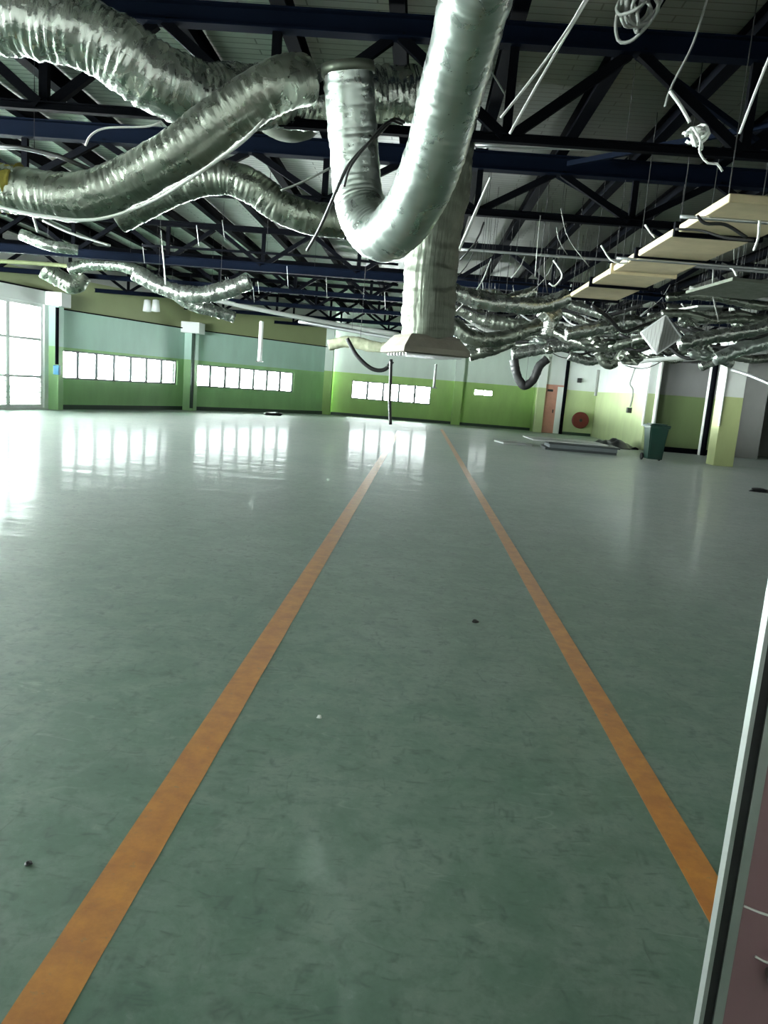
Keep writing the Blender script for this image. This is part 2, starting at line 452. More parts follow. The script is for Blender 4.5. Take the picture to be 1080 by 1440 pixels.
window('window_6', S0, d, nrm, .6, 8.6, .4, 3.05, 7, (.35, 1.0), .07)  # unseen window bay, added to light the ducts and ceiling from the left
# olive band and upper wall over the bays
for A, B, z0 in ((K0, K1, 3.45), (K1, K2, 3.0), (K2, K3, 3.0)):
    bm, *_ = wall_bm(A, B, z0, 3.95, [], .2, True); struct('wall_left_band', bm, M['band'])
    bm, *_ = wall_bm(A, B, 3.95, ROOF_Z, [], .25, True); struct('wall_left_upper', bm, M['greyw'])
    d = (B - A).normalized(); n = V((d.y, -d.x, 0))
    bm = bmesh.new(); bar(bm, A + V((0, 0, z0)) + n * .03, B + V((0, 0, z0)) + n * .03, .06, .035); struct('trim_1', bm, M['black'])
for A, B in ((K1, K2), (K2, K3)):
    d = (B - A).normalized(); n = V((d.y, -d.x, 0))
    bm = bmesh.new(); bar(bm, A + n * .012 + V((0, 0, .07)), B + n * .012 + V((0, 0, .07)), .02, .14); struct('baseboard_left', bm, M['base'])

# back wall with its strip window and the small one
cB = G(742, 604.5); KB = V((cB.x, BACK, 0))
A = V((K3.x - .3, BACK, 0)); B = V((KB.x, BACK, 0))
def bx(px): return P(px, 550, BACK).x - A.x
hol = [(bx(494), bx(606), .80, 1.62), (bx(667), bx(693), 1.40, 1.66)]
bm, d, nrm, L = wall_bm(A, B, 0, ROOF_Z, hol, .2, True); struct('wall_back', bm, M['lime'])
window('window_4', A, d, nrm, *hol[0], 5)
window('window_5', A, d, nrm, *hol[1], 2, fw=.03, mw=.05)
bm = bmesh.new(); box(bm, (A.x + .3, BACK - .02, 0), (B.x, BACK, .12)); struct('baseboard_back', bm, M['base'])

# recess with the door, the block on the right, the wall behind the pillar
RY = BACK - 1.0
cx = P(838, 560, RY).x; dx = P(908, 580, 26.9).x
bm, *_ = wall_bm((KB.x, RY), (cx + .1, RY), 0, ROOF_Z, [], .2, True); struct('wall_back_right', bm, M['olive' if 0 else 'core'])
bm, *_ = wall_bm((KB.x, BACK + .1), (KB.x, RY), 0, ROOF_Z, [], .2, True); struct('wall_back_return', bm, M['lime'])
bm, *_ = wall_bm((cx, RY), (dx, 26.9), 0, ROOF_Z, [], .2, True); struct('wall_right', bm, M['core'])
ex = P(1037, 600, 26.7).x; fx = P(1072, 600, 26.7).x
bm, *_ = wall_bm((dx, 26.9), (ex, 26.7), 0, ROOF_Z, [], .2, True); struct('wall_right_facing', bm, M['olive'])  # 'olive' is the pale lime paint with this wall's shade put in
bm, dd, nn, L = wall_bm((ex, 26.7), (RX + 1.5, 26.7), 0, ROOF_Z, [(fx - ex, fx - ex + 1.3, 0, 2.2)], .2, True); struct('wall_right_grey', bm, M['greyd'])
bm, *_ = wall_bm((fx - .3, 29), (fx + 2.5, 29), 0, ROOF_Z, [], .2, True); struct('wall_room_behind', bm, M['greyw'])
for q in (fx - .3, fx + 2.5):
    bm, *_ = wall_bm((q, 26.75), (q, 29.2), 0, ROOF_Z, [], .1, True); struct('wall_room_side', bm, M['greyd'])
bm, *_ = wall_bm((RX + 1.5, 30), (RX + 1.5, FRONT), 0, ROOF_Z, [], .2, True); struct('wall_right_far', bm, M['greyw'])
bm = bmesh.new(); box(bm, (dx + .12, 26.62, 0), (ex, 26.69, .18)); struct('baseboard_right', bm, M['black'])
bm = bmesh.new(); box(bm, (KB.x, RY - .03, 0), (cx - .05, RY, .12)); struct('baseboard_recess', bm, M['base'])

# front wall with the doorway the picture looks through, and the lobby behind it
bm, d, nrm, L = wall_bm((-20, FRONT), (RX + 1.7, FRONT), 0, ROOF_Z + .1, [(20 - .95, 20 + 1.62, 0, 2.3), (4.6, 10.0, .9, 3.3)], .2, False); struct('wall_front', bm, M['greyw'])
window('window_7', (-20, FRONT), d, nrm, 4.6, 10.0, .9, 3.3, 5, (1.0,), .07)  # unseen window added beside the doorway to throw fill into the hall
bm = bmesh.new(); box(bm, (-1.6, -2.6, 2.6), (2.2, FRONT - .2, 2.7)); struct('ceiling_lobby', bm, M['white'])
for nm, lo, hi in (('wall_lobby_left', (-1.7, -2.7, 0), (-1.6, .8, 2.7)), ('wall_lobby_right', (2.2, -2.7, 0), (2.3, .8, 2.7)), ('wall_lobby_back', (-1.6, -2.7, 0), (2.2, -2.6, 2.6))):
    bm = bmesh.new(); box(bm, lo, hi); struct(nm, bm, M['white'])

# columns
def column(x, y, w, z1, mat, capital=None, rot=0):
    bm = bmesh.new(); box(bm, (x - w / 2, y - w / 2, 0), (x + w / 2, y + w / 2, z1), .01)
    o = struct('column', bm, mat)
    if capital:
        bm = bmesh.new(); box(bm, (x - capital / 2, y - capital / 2, z1 - .38), (x + capital / 2, y + capital / 2, z1 + .02), .015); obj('capital', bm, M['white'], o)
    return o
column(K1.x + .1, K1.y - .02, .32, 3.42, M['mint'], .62)
column(K2.x + .12, K2.y - .1, .42, 3.22, M['mint'], .75)
column(K3.x + .05, K3.y + .05, .40, ROOF_Z, M['lime'])
column(P(640, 590, BACK).x, BACK - .2, .40, ROOF_Z, M['lime'])
column(KB.x + .15, RY - .12, .36, ROOF_Z, M['core'])
pl = G(1016, 655.5); column(pl.x, pl.y + .25, .56, ROOF_Z, two_tone('pillar_paint', (.38, .43, .19), (.60, .62, .58)))
column(dx + .05, 26.75, .30, ROOF_Z, M['core'])
bm = bmesh.new(); box(bm, (P(1050, 500, 21).x - .45, 14, 3.05), (P(1050, 500, 21).x + .0, 26.6, 3.55), .01); struct('beam', bm, M['white'])

# ------------------------------------------------------------------ orange floor lines
for (a, b, w, lab) in ((((45, 1440), (561, 606)), 0, .135, 'orange painted floor line running from the lower left corner'),
                       (((992, 1243), (621, 604)), 0, .115, 'orange painted floor line that passes behind the aluminium door edge')):
    p, q = G(*a[0]), G(*a[1]); dd = (q - p).normalized(); p = p - dd * 1.2
    if p.y < 1.05: p = p + dd * ((1.05 - p.y) / dd.y)
    bm = bmesh.new(); n = 80; s = V((dd.y, -dd.x, 0)); vs = []
    for i in range(n + 1):
        c = p.lerp(q, (i / n) ** 1.6)
        e = [(w / 2) * (1 + .035 * noise.noise(V((i * .9, k * 9, w * 50)))) for k in (0, 1)]
        vs.append([bm.verts.new(c - s * e[0] + V((0, 0, .001))), bm.verts.new(c + s * e[1] + V((0, 0, .001))),
                   bm.verts.new(c - s * e[0]), bm.verts.new(c + s * e[1])])
    for x, y in zip(vs, vs[1:]):
        bm.faces.new((x[0], x[1], y[1], y[0])); bm.faces.new((x[2], x[0], y[0], y[2])); bm.faces.new((x[1], x[3], y[3], y[1]))
    tag(obj('floor_line', bm, M['line']), lab, 'floor marking', 'orange walkway lines')

# ------------------------------------------------------------------ roof steel
TRUSSES = [  # distance, bottom height, top chord (w, h, paint), bottom chord (w, h, paint), which one
    (6.76, 3.61, (.13, .17, 'navy'), (.07, .07, 'black'), 'nearest the doorway, crossing behind the top of the bright U duct'),
    (10.2, 3.78, (.16, .22, 'navy'), (.09, .09, 'black'), 'second from the doorway, with a deep navy top beam'),
    (15.9, 3.68, (.10, .11, 'black'), (.15, .17, 'navy'), 'third from the doorway, with a navy bottom beam'),
    (20.0, 3.70, (.10, .11, 'black'), (.12, .12, 'navy'), 'fourth from the doorway'),
    (24.0, 3.72, (.10, .11, 'black'), (.12, .12, 'navy'), 'fifth from the doorway'),
    (28.0, 3.72, (.10, .11, 'black'), (.12, .12, 'navy'), 'sixth from the doorway'),
    (31.7, 3.72, (.10, .11, 'black'), (.12, .12, 'navy'), 'last one before the far wall')]
HP = .985
for y, zb, tc, bc, which in TRUSSES:
    x0 = max(leftx(y) + .12, -15.5); x1 = RX + 1.4 if y < 26.5 else P(838, 560, RY).x - .15
    t = thing('roof_truss', 'dark steel roof truss, ' + which, 'truss', ((x0 + x1) / 2, y, zb), 'roof trusses')
    bm = bmesh.new(); ibeam(bm, (x0, y, TOP_Z), (x1, y, TOP_Z), tc[0], tc[1]); obj('top_chord', bm, M[tc[2]], t)
    bm = bmesh.new(); ibeam(bm, (x0, y, zb), (x1, y, zb), bc[0], bc[1], .012); obj('bottom_chord', bm, M[bc[2]], t)
    i0 = math.ceil((x0 + .43) / HP); i1 = math.floor((x1 + .43) / HP); zt = TOP_Z - tc[1] * .4; zl = zb + bc[1] * .3
    for i in range(i0, i1 + 1):
        x = -.43 + HP * i
        if i % 2:                          # post between the chords and the two braces that fan from it
            bm = bmesh.new(); angle_bar(bm, (x, y, zl), (x, y, zt), .075); obj('post', bm, M['black'], t)
            for s in (-1, 1):
                xx = x + s * HP
                if x0 < xx < x1:
                    bm = bmesh.new(); angle_bar(bm, (x + s * .03, y + .02 * s, zl), (xx - s * .04, y + .02 * s, zt), .08)
                    obj('brace', bm, M['black'], t)
# purlins run down the hall on top of the trusses
for i in range(-15, 15):
    x = -.43 + HP * i
    ys = FRONT + .25; ye = BACK - .05
    if x > P(838, 560, RY).x - .2: ye = 26.5
    while leftx(ye) + .25 > x and ye > ys: ye -= .25
    if ye - ys < 2 or x < -15: continue
    z = TOP_Z + .11 + .09
    bm = bmesh.new(); ibeam(bm, (x, ys, z), (x, ye, z), .13, .18)
    tag(obj('roof_beam', bm, M['purlin']), kind='structure')
# sag rods: diagonal roof bracing seen against the foil on the right
for (xa, ya, xb, yb) in ((1.6, 6.9, 4.6, 10.0), (4.6, 6.9, 1.6, 10.0), (1.5, 10.4, 5.5, 15.7)):
    bm = bmesh.new(); angle_bar(bm, (xa, ya, TOP_Z - .02), (xb, yb, TOP_Z - .02), .06)
    tag(obj('roof_brace', bm, M['navy']), kind='structure')

# ------------------------------------------------------------------ large flexible ducts
def flex(name, pts, r, mat, label, seed, **kw):
    group = kw.pop('group', None)
    return tag(obj(name, duct_bm(PP(pts), r, seed=seed, **kw), M[mat], smooth=True), label, 'duct', group)

def ring_bm(c, axis, r, t=.02, l=.05):
    bm = bmesh.new(); q = axis.to_track_quat('Z', 'Y').to_matrix().to_4x4(); q.translation = c
    lathe(bm, [(r, -l / 2), (r + t, -l / 2), (r + t, l / 2), (r, l / 2)], 28, q); return bm

main = flex('flexible_duct', [(690, -90, 3.95), (668, 0, 4.35), (640, 110, 4.75), (607, 230, 5.15), (575, 300, 5.5), (535, 332, 5.9), (506, 290, 6.2), (497, 200, 6.2), (489, 97, 6.1)], .192, 'foilb',
            'bright silver flexible duct hanging in a deep U at the centre of the ceiling', 1, ridge=.012, wrinkle=.05)
pe = PP([(489, 97, 6.10), (497, 200, 6.2)])
obj('end_collar', ring_bm(pe[0], (pe[1] - pe[0]).normalized(), .18, .022, .07), M['foilg'], main, smooth=True)

flex('flexible_duct', [(-60, 15, 5.7), (40, 28, 5.75), (140, 58, 5.85), (215, 105, 6.0), (290, 136, 6.3), (370, 138, 6.7), (440, 140, 7.0), (520, 138, 7.2), (590, 134, 7.3)], .24, 'foil',
     'thick wrinkled silver duct sloping in from the upper left corner', 2, ridge=.02, wrinkle=.12)
d4 = flex('flexible_duct', [(-50, 258, 5.5), (20, 266, 5.5), (110, 277, 5.45), (185, 252, 5.4), (255, 212, 5.3), (325, 160, 5.25), (385, 122, 5.25), (428, 112, 5.4)], .160, 'foild',
          'dull silver duct sagging across the left side below the first truss', 3, ridge=.018, wrinkle=.07)
q = PP([(-20, 262, 5.5), (28, 267, 5.5)])
bm = duct_bm([q[0], (q[0] + q[1]) / 2, q[1]], .172, seed=31, wrinkle=.35, ridge=.02); o = obj('yellow_patch', bm, M['yellow'], d4, smooth=True); o['label'] = 'torn yellow insulation patch'
flex('flexible_duct', [(165, 305, 8.6), (215, 280, 8.6), (265, 258, 8.5), (315, 250, 8.5), (355, 264, 8.5), (395, 292, 8.55), (435, 306, 8.6), (485, 312, 8.7)], .175, 'foild',
     'dark silver duct arching behind the sagging left duct', 4, ridge=.02, wrinkle=.09)
# the drop with its plenum box
drop = thing('duct_drop', 'wrapped vertical duct ending in a flared ceiling outlet, hanging beside the bright U duct', 'duct', P(600, 500, 7.4))
obj('duct_sleeve', duct_bm(PP([(634, 165, 7.4), (625, 240, 7.4), (612, 330, 7.4), (604, 400, 7.4), (600, 478, 7.4)]), .25, .11, .02, .09, 32, seed=5, sub=6), M['foilg'], drop, smooth=True)
c = P(597, 491, 7.4); ca, sa = math.cos(.38), math.sin(.38)
bm = bmesh.new(); ringz = [(.23, .12), (.26, .09), (.325, .0), (.335, -.05), (.30, -.06), (.02, -.055)]; rr = []
for w, z in ringz:
    rr.append([bm.verts.new(c + V(((a * ca - b * sa) * w, (a * sa + b * ca) * w, z))) for a, b in ((-1, -1), (1, -1), (1, 1), (-1, 1))])
for a, b in zip(rr, rr[1:]):
    for k in range(4): bm.faces.new((a[k], a[(k + 1) % 4], b[(k + 1) % 4], b[k]))
bm.faces.new(rr[0][::-1]); bm.faces.new(rr[-1])
obj('outlet_box', bm, M['hemp'], drop)
bm = bmesh.new()
for k in range(-3, 4):
    a = V((ca, sa, 0)); b = V((-sa, ca, 0)); obox(bm, c + b * k * .08 + V((0, 0, -.065)), a * .28, b * .012, V((0, 0, .012)))
obj('outlet_grille', bm, M['galv'], drop)
# white cable lying along the sagging left duct
smooth_tube('cable', PP([(-40, 280, 5.3), (40, 300, 5.25), (130, 309, 5.2), (210, 285, 5.15), (280, 243, 5.05), (340, 200, 5.05), (372, 168, 5.1)]), .011, M['wcable'], 'pale cable hugging the underside of the sagging left duct', 'cable')
# shallow pale dish-like duct end left of the U
bm = bmesh.new(); c = P(405, 172, 8.3); lathe(bm, [(.02, -.17), (.16, -.15), (.27, -.10), (.35, -.02), (.36, .02), (.33, .03)], 32, Matrix.Translation(c))
tag(obj('foil_canopy', bm, M['foilg'], smooth=True), 'pale bowl shaped foil cap under the thick duct left of the U', 'duct cap')

# ------------------------------------------------------------------ smaller ducts on both sides
SMALL = [
 ([(190, 384, 15), (238, 408, 15), (285, 414, 15), (330, 404, 15), (352, 396, 15)], .16, 'foil', 'silver duct sagging in front of the second truss at left, above the strip windows'),
 ([(98, 378, 18.5), (140, 371, 18.5), (185, 378, 18.5), (225, 400, 18.6), (270, 428, 18.8), (330, 446, 19.2)], .14, 'foil', 'long silver duct dropping to the first wall column capital'),
 ([(62, 378, 19.3), (84, 392, 19.4), (104, 400, 19.5), (116, 386, 19.6)], .22, 'foild', 'crumpled foil bundle above the left column capital'),
 ([(30, 330, 14), (70, 345, 14), (110, 352, 14.2)], .10, 'foil', 'short silver duct lying along the left truss ends'),
 ([(636, 408, 11), (680, 424, 11), (730, 430, 11), (770, 428, 11.1), (797, 418, 11.2)], .115, 'foil', 'bright silver duct right of the hanging duct drop'),
 ([(634, 455, 12), (668, 476, 12), (712, 474, 12.1), (752, 460, 12.3), (785, 440, 12.5)], .115, 'foild', 'dull silver duct curving low right of the hanging duct drop'),
 ([(640, 432, 14.5), (690, 452, 14.5), (740, 458, 14.5), (780, 452, 14.8)], .13, 'foild', 'grey duct tucked between the two ducts right of the drop'),
 ([(760, 438, 11.7), (772, 452, 11.7), (768, 472, 11.7)], .09, 'foil', 'short hanging foil stub at the end of the bright right duct'),
 ([(796, 470, 13.2), (838, 462, 13.2), (880, 452, 13.4), (902, 456, 13.5)], .11, 'foil', 'silver duct left of the hanging diamond grille'),
 ([(720, 498, 18.6), (775, 489, 18.6), (835, 485, 18.6), (905, 482, 18.8)], .13, 'foil', 'long low silver duct below the diamond grille level'),
 ([(660, 500, 16), (692, 492, 16), (720, 480, 16.2)], .12, 'foild', 'dull foil duct just right of the outlet box'),
 ([(955, 484, 12.5), (1000, 474, 12.5), (1050, 466, 12.4), (1100, 452, 12.4)], .11, 'foil', 'silver duct right of the hanging diamond grille'),
 ([(1005, 505, 13.8), (1045, 490, 13.8), (1100, 478, 13.8)], .12, 'foilb', 'bright silver duct above the right pillar'),
 ([(960, 455, 16), (1010, 446, 16), (1090, 452, 16)], .12, 'foild', 'dull silver duct in the far right roof clutter'),
 ([(722, 505, 18), (727, 528, 18), (737, 543, 18), (750, 534, 18), (758, 515, 18), (770, 505, 18)], .10, 'bcable', 'black duct loop hanging in front of the salmon door corner'),
 ([(840, 494, 19), (852, 512, 19), (866, 510, 19), (876, 494, 19)], .11, 'foild', 'small foil loop hanging above the pale lime wall'),
 ([(462, 486, 13), (490, 481, 13), (525, 487, 13), (560, 492, 13)], .09, 'dustyg', 'yellowish insulated duct left of the outlet box'),
 ([(800, 500, 21), (830, 508, 21), (858, 500, 21), (890, 497, 21)], .12, 'foil', 'silver duct in front of the recess wall top'),
 ([(985, 516, 17), (1010, 506, 17), (1030, 512, 17)], .10, 'foil', 'short foil stub beside the right pillar head'),
]
for i, (pts, r, mt, lab) in enumerate(SMALL):
    o = flex('flexible_duct' if mt != 'bcable' else 'duct_loop', pts, r, mt, lab, 40 + i, pitch=.09, seg=18, ridge=.03, wrinkle=.20, sub=4)
    hangers(o, PP(pts), 1.2)

# ------------------------------------------------------------------ rectangular cream duct on the right
def rect_duct():
    p = P(896, 361, 9.1); X0, X1, Z0, Z1 = p.x, p.x + .78, p.z, p.z + .07
    root = thing('rectangular_duct', 'flat cream rectangular duct running down the right side under the trusses', 'duct', ((X0 + X1) / 2, 9, Z0))
    ys = [6.5, 7.75, 9.1, 10.2, 11.4, 13.0]
    for a, b in zip(ys, ys[1:]):
        bm = bmesh.new(); box(bm, (X0, a + .03, Z0), (X1, b - .03, Z1), .012); obj('duct_section', bm, M['cream'], root)
        bm = bmesh.new(); box(bm, (X0 - .035, b - .03, Z0 - .035), (X1 + .035, b + .03, Z1 + .03), .006)
        obj('joint_flange', bm, M['black' if int(b) % 2 else 'cream'], root)
    for y in (6.6, 7.75, 9.1, 10.2, 11.4, 12.9):
        for x in (X0 + .02, X1 - .02):
            bm = bmesh.new(); sweep(bm, [V((x, y, Z1)), V((x, y, ROOF_Z))], .005, 6); obj('hanger_rod', bm, M['bcable'], root)
    return X0, X1, Z0
RX0, RX1, RZ0 = rect_duct()
for y in (6.9, 9.0):                        # trapeze pipes under the duct
    bm = bmesh.new(); sweep(bm, spline([(RX0 - .25, y, RZ0 - .05), (RX1 + 2.2, y, RZ0 - .05)], .2), .016, 8)
    tag(obj('support_pipe', bm, M['galv'], smooth=True), 'galvanised pipe passing under the cream duct, %s one' % ('nearer' if y < 7 else 'farther'), 'pipe', 'duct support pipes')
bm = bmesh.new(); obox(bm, P(1045, 407, 10.8), V((.5, .06, 0)), V((-.05, .7, .0)), V((0, 0, .02)))
tag(obj('foil_board', bm, M['foilg']), 'flat foil faced board lying under the trusses at far right', 'board')
bm = bmesh.new(); obox(bm, P(985, 433, 13), V((.22, .05, .02)), V((-.05, .3, .0)), V((0, 0, .015)))
tag(obj('ceiling_tile', bm, M['board']), 'small pale loose tile above the diamond grille', 'tile')

# diamond grille
c = P(929, 471, 11.8)
root = thing('ceiling_diffuser', 'square perforated ceiling grille hanging cornerwise like a diamond', 'grille', c)
T, R_, B_, L_ = P(936, 444, 11.75), P(957, 475, 11.9), P(923, 498, 11.75), P(901, 468, 11.9)
for nm, tri in (('left_face', (T, L_, B_)), ('right_face', (T, B_, R_))):
    bm = bmesh.new(); n = (tri[1] - tri[0]).cross(tri[2] - tri[0]).normalized() * .012
    a = [bm.verts.new(v - n) for v in tri]; b = [bm.verts.new(v + n) for v in tri]
    bm.faces.new(a); bm.faces.new(b[::-1])
    for k in range(3): bm.faces.new((a[k], a[(k + 1) % 3], b[(k + 1) % 3], b[k]))
    obj('perforated_face', bm, M['mesh'], root)
bm = bmesh.new()
for a, b in ((T, R_), (R_, B_), (B_, L_), (L_, T)): bar(bm, a, b, .025, .025)
obj('rim', bm, M['galv'], root)

# ------------------------------------------------------------------ pipes and trunking
PIPES = [
 ([(-20, 205, 6.9), (60, 212, 6.9), (130, 240, 6.9)], .02, 'bcable', 'thin black pipe above the sagging left duct'),
 ([(668, 204, 7.2), (860, 209, 7.2), (1110, 216, 7.2)], .022, 'galv', 'shiny galvanised pipe crossing below the first truss at right'),
 ([(640, 350, 11.4), (860, 366, 11.4), (1110, 385, 11.4)], .02, 'galv', 'galvanised pipe crossing under the second truss at right'),
 ([(640, 392, 13.2), (860, 410, 13.2), (1110, 432, 13.2)], .02, 'black', 'dark pipe below the cream duct end at right'),
 ([(110, 362, 16.6), (300, 377, 16.6), (560, 401, 16.6)], .028, 'black', 'dark pipe running under the trusses at left'),
 ([(-20, 366, 19), (60, 371, 19), (150, 379, 19)], .05, 'band', 'olive pipe against the wall band at far left'),
 ([(205, 395, 22), (330, 428, 24), (470, 455, 26), (560, 470, 27)], .07, 'wcable', 'white trunking along the left wall top'),
 ([(420, 452, 20), (520, 470, 20), (570, 478, 20)], .045, 'galv', 'pale pipe reaching the outlet box from the left'),
 ([(640, 470, 20), (800, 478, 20), (960, 492, 20)], .04, 'galv', 'long pale pipe through the right roof clutter'),
 ([(870, 512, 18), (930, 505, 18), (1000, 500, 18)], .05, 'wcable', 'pale pipe above the pale lime wall'),
 ([(1030, 520, 16), (1060, 530, 15), (1100, 548, 14.5)], .035, 'galv', 'pale sloping pipe over the black opening'),
 ([(200, 345, 12.6), (430, 360, 12.6), (560, 372, 12.6)], .02, 'black', 'dark pipe between the second and third trusses'),
]
for pts, r, mt, lab in PIPES:
    o = smooth_tube('pipe', PP(pts), r, M[mt], lab, 'pipe', seg=10, step=.25)
    if mt != 'band': hangers(o, PP(pts), 3.0)

# ------------------------------------------------------------------ cables
CABLES = [
 ([(845, -40, 5.2), (800, 38, 5.2), (750, 108, 5.2), (704, 166, 5.25)], .009, 'wcable', 'outer of the two white cables slanting down from the top edge'),
 ([(838, -20, 5.3), (790, 60, 5.3), (755, 120, 5.3), (717, 188, 5.35)], .009, 'wcable', 'inner of the two white cables slanting down from the top edge'),
 ([(1082, 80, 5.2), (1062, 130, 5.2), (1040, 188, 5.25)], .009, 'wcable', 'single white cable slanting down at the right edge'),
 ([(942, 128, 5.6), (958, 150, 5.6), (970, 172, 5.6)], .012, 'wcable', 'short white cable above the tangled cable knot'),
 ([(1000, -20, 5.6), (975, 60, 5.6), (945, 120, 5.7), (935, 150, 5.7)], .008, 'gcable', 'grey cable drooping from the coil at top right'),
 ([(975, 180, 5.42), (985, 197, 5.42), (984, 214, 5.5), (995, 229, 5.5), (1008, 230, 5.5), (1016, 241, 5.5)], .008, 'wcable', 'white cable tail curling below the tangled knot'),
 ([(568, 172, 5.9), (553, 168, 5.7), (535, 186, 5.55), (505, 215, 5.5), (486, 240, 5.5), (470, 275, 5.6), (450, 320, 5.9), (432, 352, 6.2)], .013, 'bcable', 'black cable draped across the left limb of the U duct'),
 ([(566, 175, 5.7), (545, 172, 5.6), (515, 205, 5.3), (492, 236, 5.25), (484, 262, 5.3)], .009, 'bcable', 'second black cable doubled beside the draped one'),
 ([(488, 476, 11), (502, 500, 11), (522, 518, 11), (540, 520, 11), (552, 508, 11)], .03, 'bcable', 'black cable loop left of the outlet box'),
 ([(550, 505, 9.2), (549, 535, 9.2), (548, 565, 9.2), (549, 597, 9.2)], .02, 'bcable', 'long black cable end hanging from the outlet box'),
 ([(690, 250, 9), (668, 300, 9), (655, 330, 9), (645, 352, 9)], .018, 'wcable', 'white taped cable hanging behind the bright duct'),
 ([(778, 366, 11), (788, 380, 11), (790, 390, 11), (780, 402, 11), (772, 398, 11)], .012, 'wcable', 'bent white cable hook under the second truss'),
 ([(907, 316, 8.5), (914, 326, 8.5), (921, 334, 8.5)], .010, 'wcable', 'short white cable stub left of the cream duct'),
 ([(1068, 310, 6.6), (1066, 335, 6.6), (1060, 352, 6.6)], .010, 'wcable', 'short white cable hanging under the cream duct'),
 ([(1015, 370, 9.5), (1030, 378, 9.5), (1036, 388, 9.5)], .012, 'wcable', 'small pale cable end right of the cream duct'),
 ([(845, 345, 9.4), (860, 366, 9.4), (880, 370, 9.4), (884, 362, 9.4)], .010, 'wcable', 'curled white cable at the cream duct far end'),
 ([(980, 303, 6.5), (992, 314, 6.5), (1020, 316, 6.5), (1050, 334, 6.5)], .014, 'bcable', 'black cable slung below the cream duct'),
 ([(950, 322, 7.5), (985, 324, 7.4), (1020, 334, 7.3), (1060, 338, 7.2)], .012, 'bcable', 'second black cable under the middle of the cream duct'),
 ([(228, 345, 12), (230, 365, 12), (233, 400, 12)], .012, 'wcable', 'white cable hanging in front of the left trusses'),
 ([(45, 298, 6.6), (53, 326, 6.6)], .010, 'wcable', 'short pale wire below the sagging left duct'),
 ([(60, 310, 7), (100, 328, 7), (155, 345, 7)], .010, 'wcable', 'pale wire slanting under the sagging left duct'),
 ([(120, 205, 6.0), (128, 190, 6.0), (150, 180, 6.0), (205, 178, 6.0), (225, 172, 6.0)], .008, 'wcable', 'thin white wire looped on the blue beam at left'),
 ([(395, 268, 8), (425, 256, 8), (465, 236, 8)], .012, 'gcable', 'grey rod slanting left of the U duct'),
 ([(655, 60, 7.0), (690, 100, 7.0), (720, 150, 7.0)], .008, 'gcable', 'thin wire slanting right behind the bright duct top'),
]
for pts, r, mt, lab in CABLES:
    smooth_tube('cable', PP(pts), r, M[mt], lab, 'cable', step=.03)
# hanging conduits with a small foot
for px, y0, y1, d, lab in ((368, 452, 508, 22, 'white conduit drop hanging before the far strip window'), (613, 512, 545, 24, 'thin conduit drop hanging right of the long black cable')):
    a, b = P(px, y0, d), P(px, y1, d); b.x, b.y = a.x, a.y
    t = thing('conduit_drop', lab, 'conduit', b)
    bm = bmesh.new(); sweep(bm, [a, b], .06 if px < 400 else .045, 10); obj('tube', bm, M['wcable' if px < 400 else 'gcable'], t)
    bm = bmesh.new(); box(bm, (b.x - .1, b.y - .05, b.z - .03), (b.x + .1, b.y + .05, b.z)); obj('foot', bm, M['gcable'], t)
# knot and coil
def tangle(c, r, n, seed, rad):
    rnd = random.Random(seed); bm = bmesh.new()
    for k in range(n):
        ax = V((rnd.uniform(-1, 1), rnd.uniform(-1, 1), rnd.uniform(-.6, .6))).normalized(); u = ax.orthogonal().normalized(); v = ax.cross(u)
        cc = c + V((rnd.uniform(-.3, .3), rnd.uniform(-.3, .3), rnd.uniform(-.3, .3))) * r; q = rnd.uniform(.6, 1) * r
        sweep(bm, spline([cc + (u * math.cos(t) + v * math.sin(t) * .75) * q * (1 + .1 * math.sin(3 * t)) for t in [i * 5.6 / 10 for i in range(11)]], .03), rad, 6)
    return bm
tag(obj('cable_coil', tangle(P(893, 14, 5.6), .17, 9, 3, .012), M['gcable'], smooth=True), 'coil of grey cable at the top edge above the right trusses', 'cable coil')
tag(obj('cable_knot', tangle(P(978, 192, 5.6), .09, 7, 5, .011), M['wcable'], smooth=True), 'tangled pale cable knot dangling below the first truss at right', 'cable knot')

# loose wires and scraps in the roof clutter
TAKEN = []
def occupy(pts, r): TAKEN.extend((V(p), r) for p in pts)
for pts, r, *_ in SMALL: occupy(spline(PP(pts), .15), r * 1.2)
for pts, r, *_ in PIPES: occupy(spline(PP(pts), .1), r)
for pts, r, *_ in CABLES: occupy(spline(PP(pts), .1), r)
for y in range(60, 131): occupy([(RX0 + (RX1 - RX0) * k / 4, y * .1, RZ0 + .07) for k in range(5)], .14)
for k in range(14): occupy([(P(1050, 500, 21).x - .2, 14 + k * .9, 3.3)], .75)
occupy([P(929, 471, 11.8)], .4); occupy([P(1045, 407, 10.8), P(1000, 407, 10.8), P(1090, 407, 10.8)], .75); occupy(PP([(610, y, 7.4) for y in range(200, 500, 20)]), .35)
def free(pts, r):
    return not any((V(p) - q).length < r + s + .03 for p in pts for q, s in TAKEN)
rnd = random.Random(11)
for i in range(48):
    x = rnd.uniform(640, 1080); d = rnd.uniform(9, 22); p = P(x, 400, d); z1 = BOT_Z - .02
    z0 = rnd.uniform(2.75, 3.5)
    a = V((p.x, d, z1)); dx_ = rnd.uniform(-.5, .5)
    ck = [a.lerp(V((p.x + dx_, d + .1, z0)), t / 8) for t in range(9)]
    if not free(ck, .02): continue
    occupy(ck, .02)
    smooth_tube('hanging_wire', [a, V((p.x + dx_ * .3, d + .05, (z0 + z1) / 2)), V((p.x + dx_, d + .1, z0))], rnd.choice((.006, .008, .012)), M[rnd.choice(('gcable', 'gcable', 'bcable', 'gcable'))],
                'loose thin wire dangling from the right-hand roof steel', 'wire', 'wires dangling on the right', seg=5, step=.12)
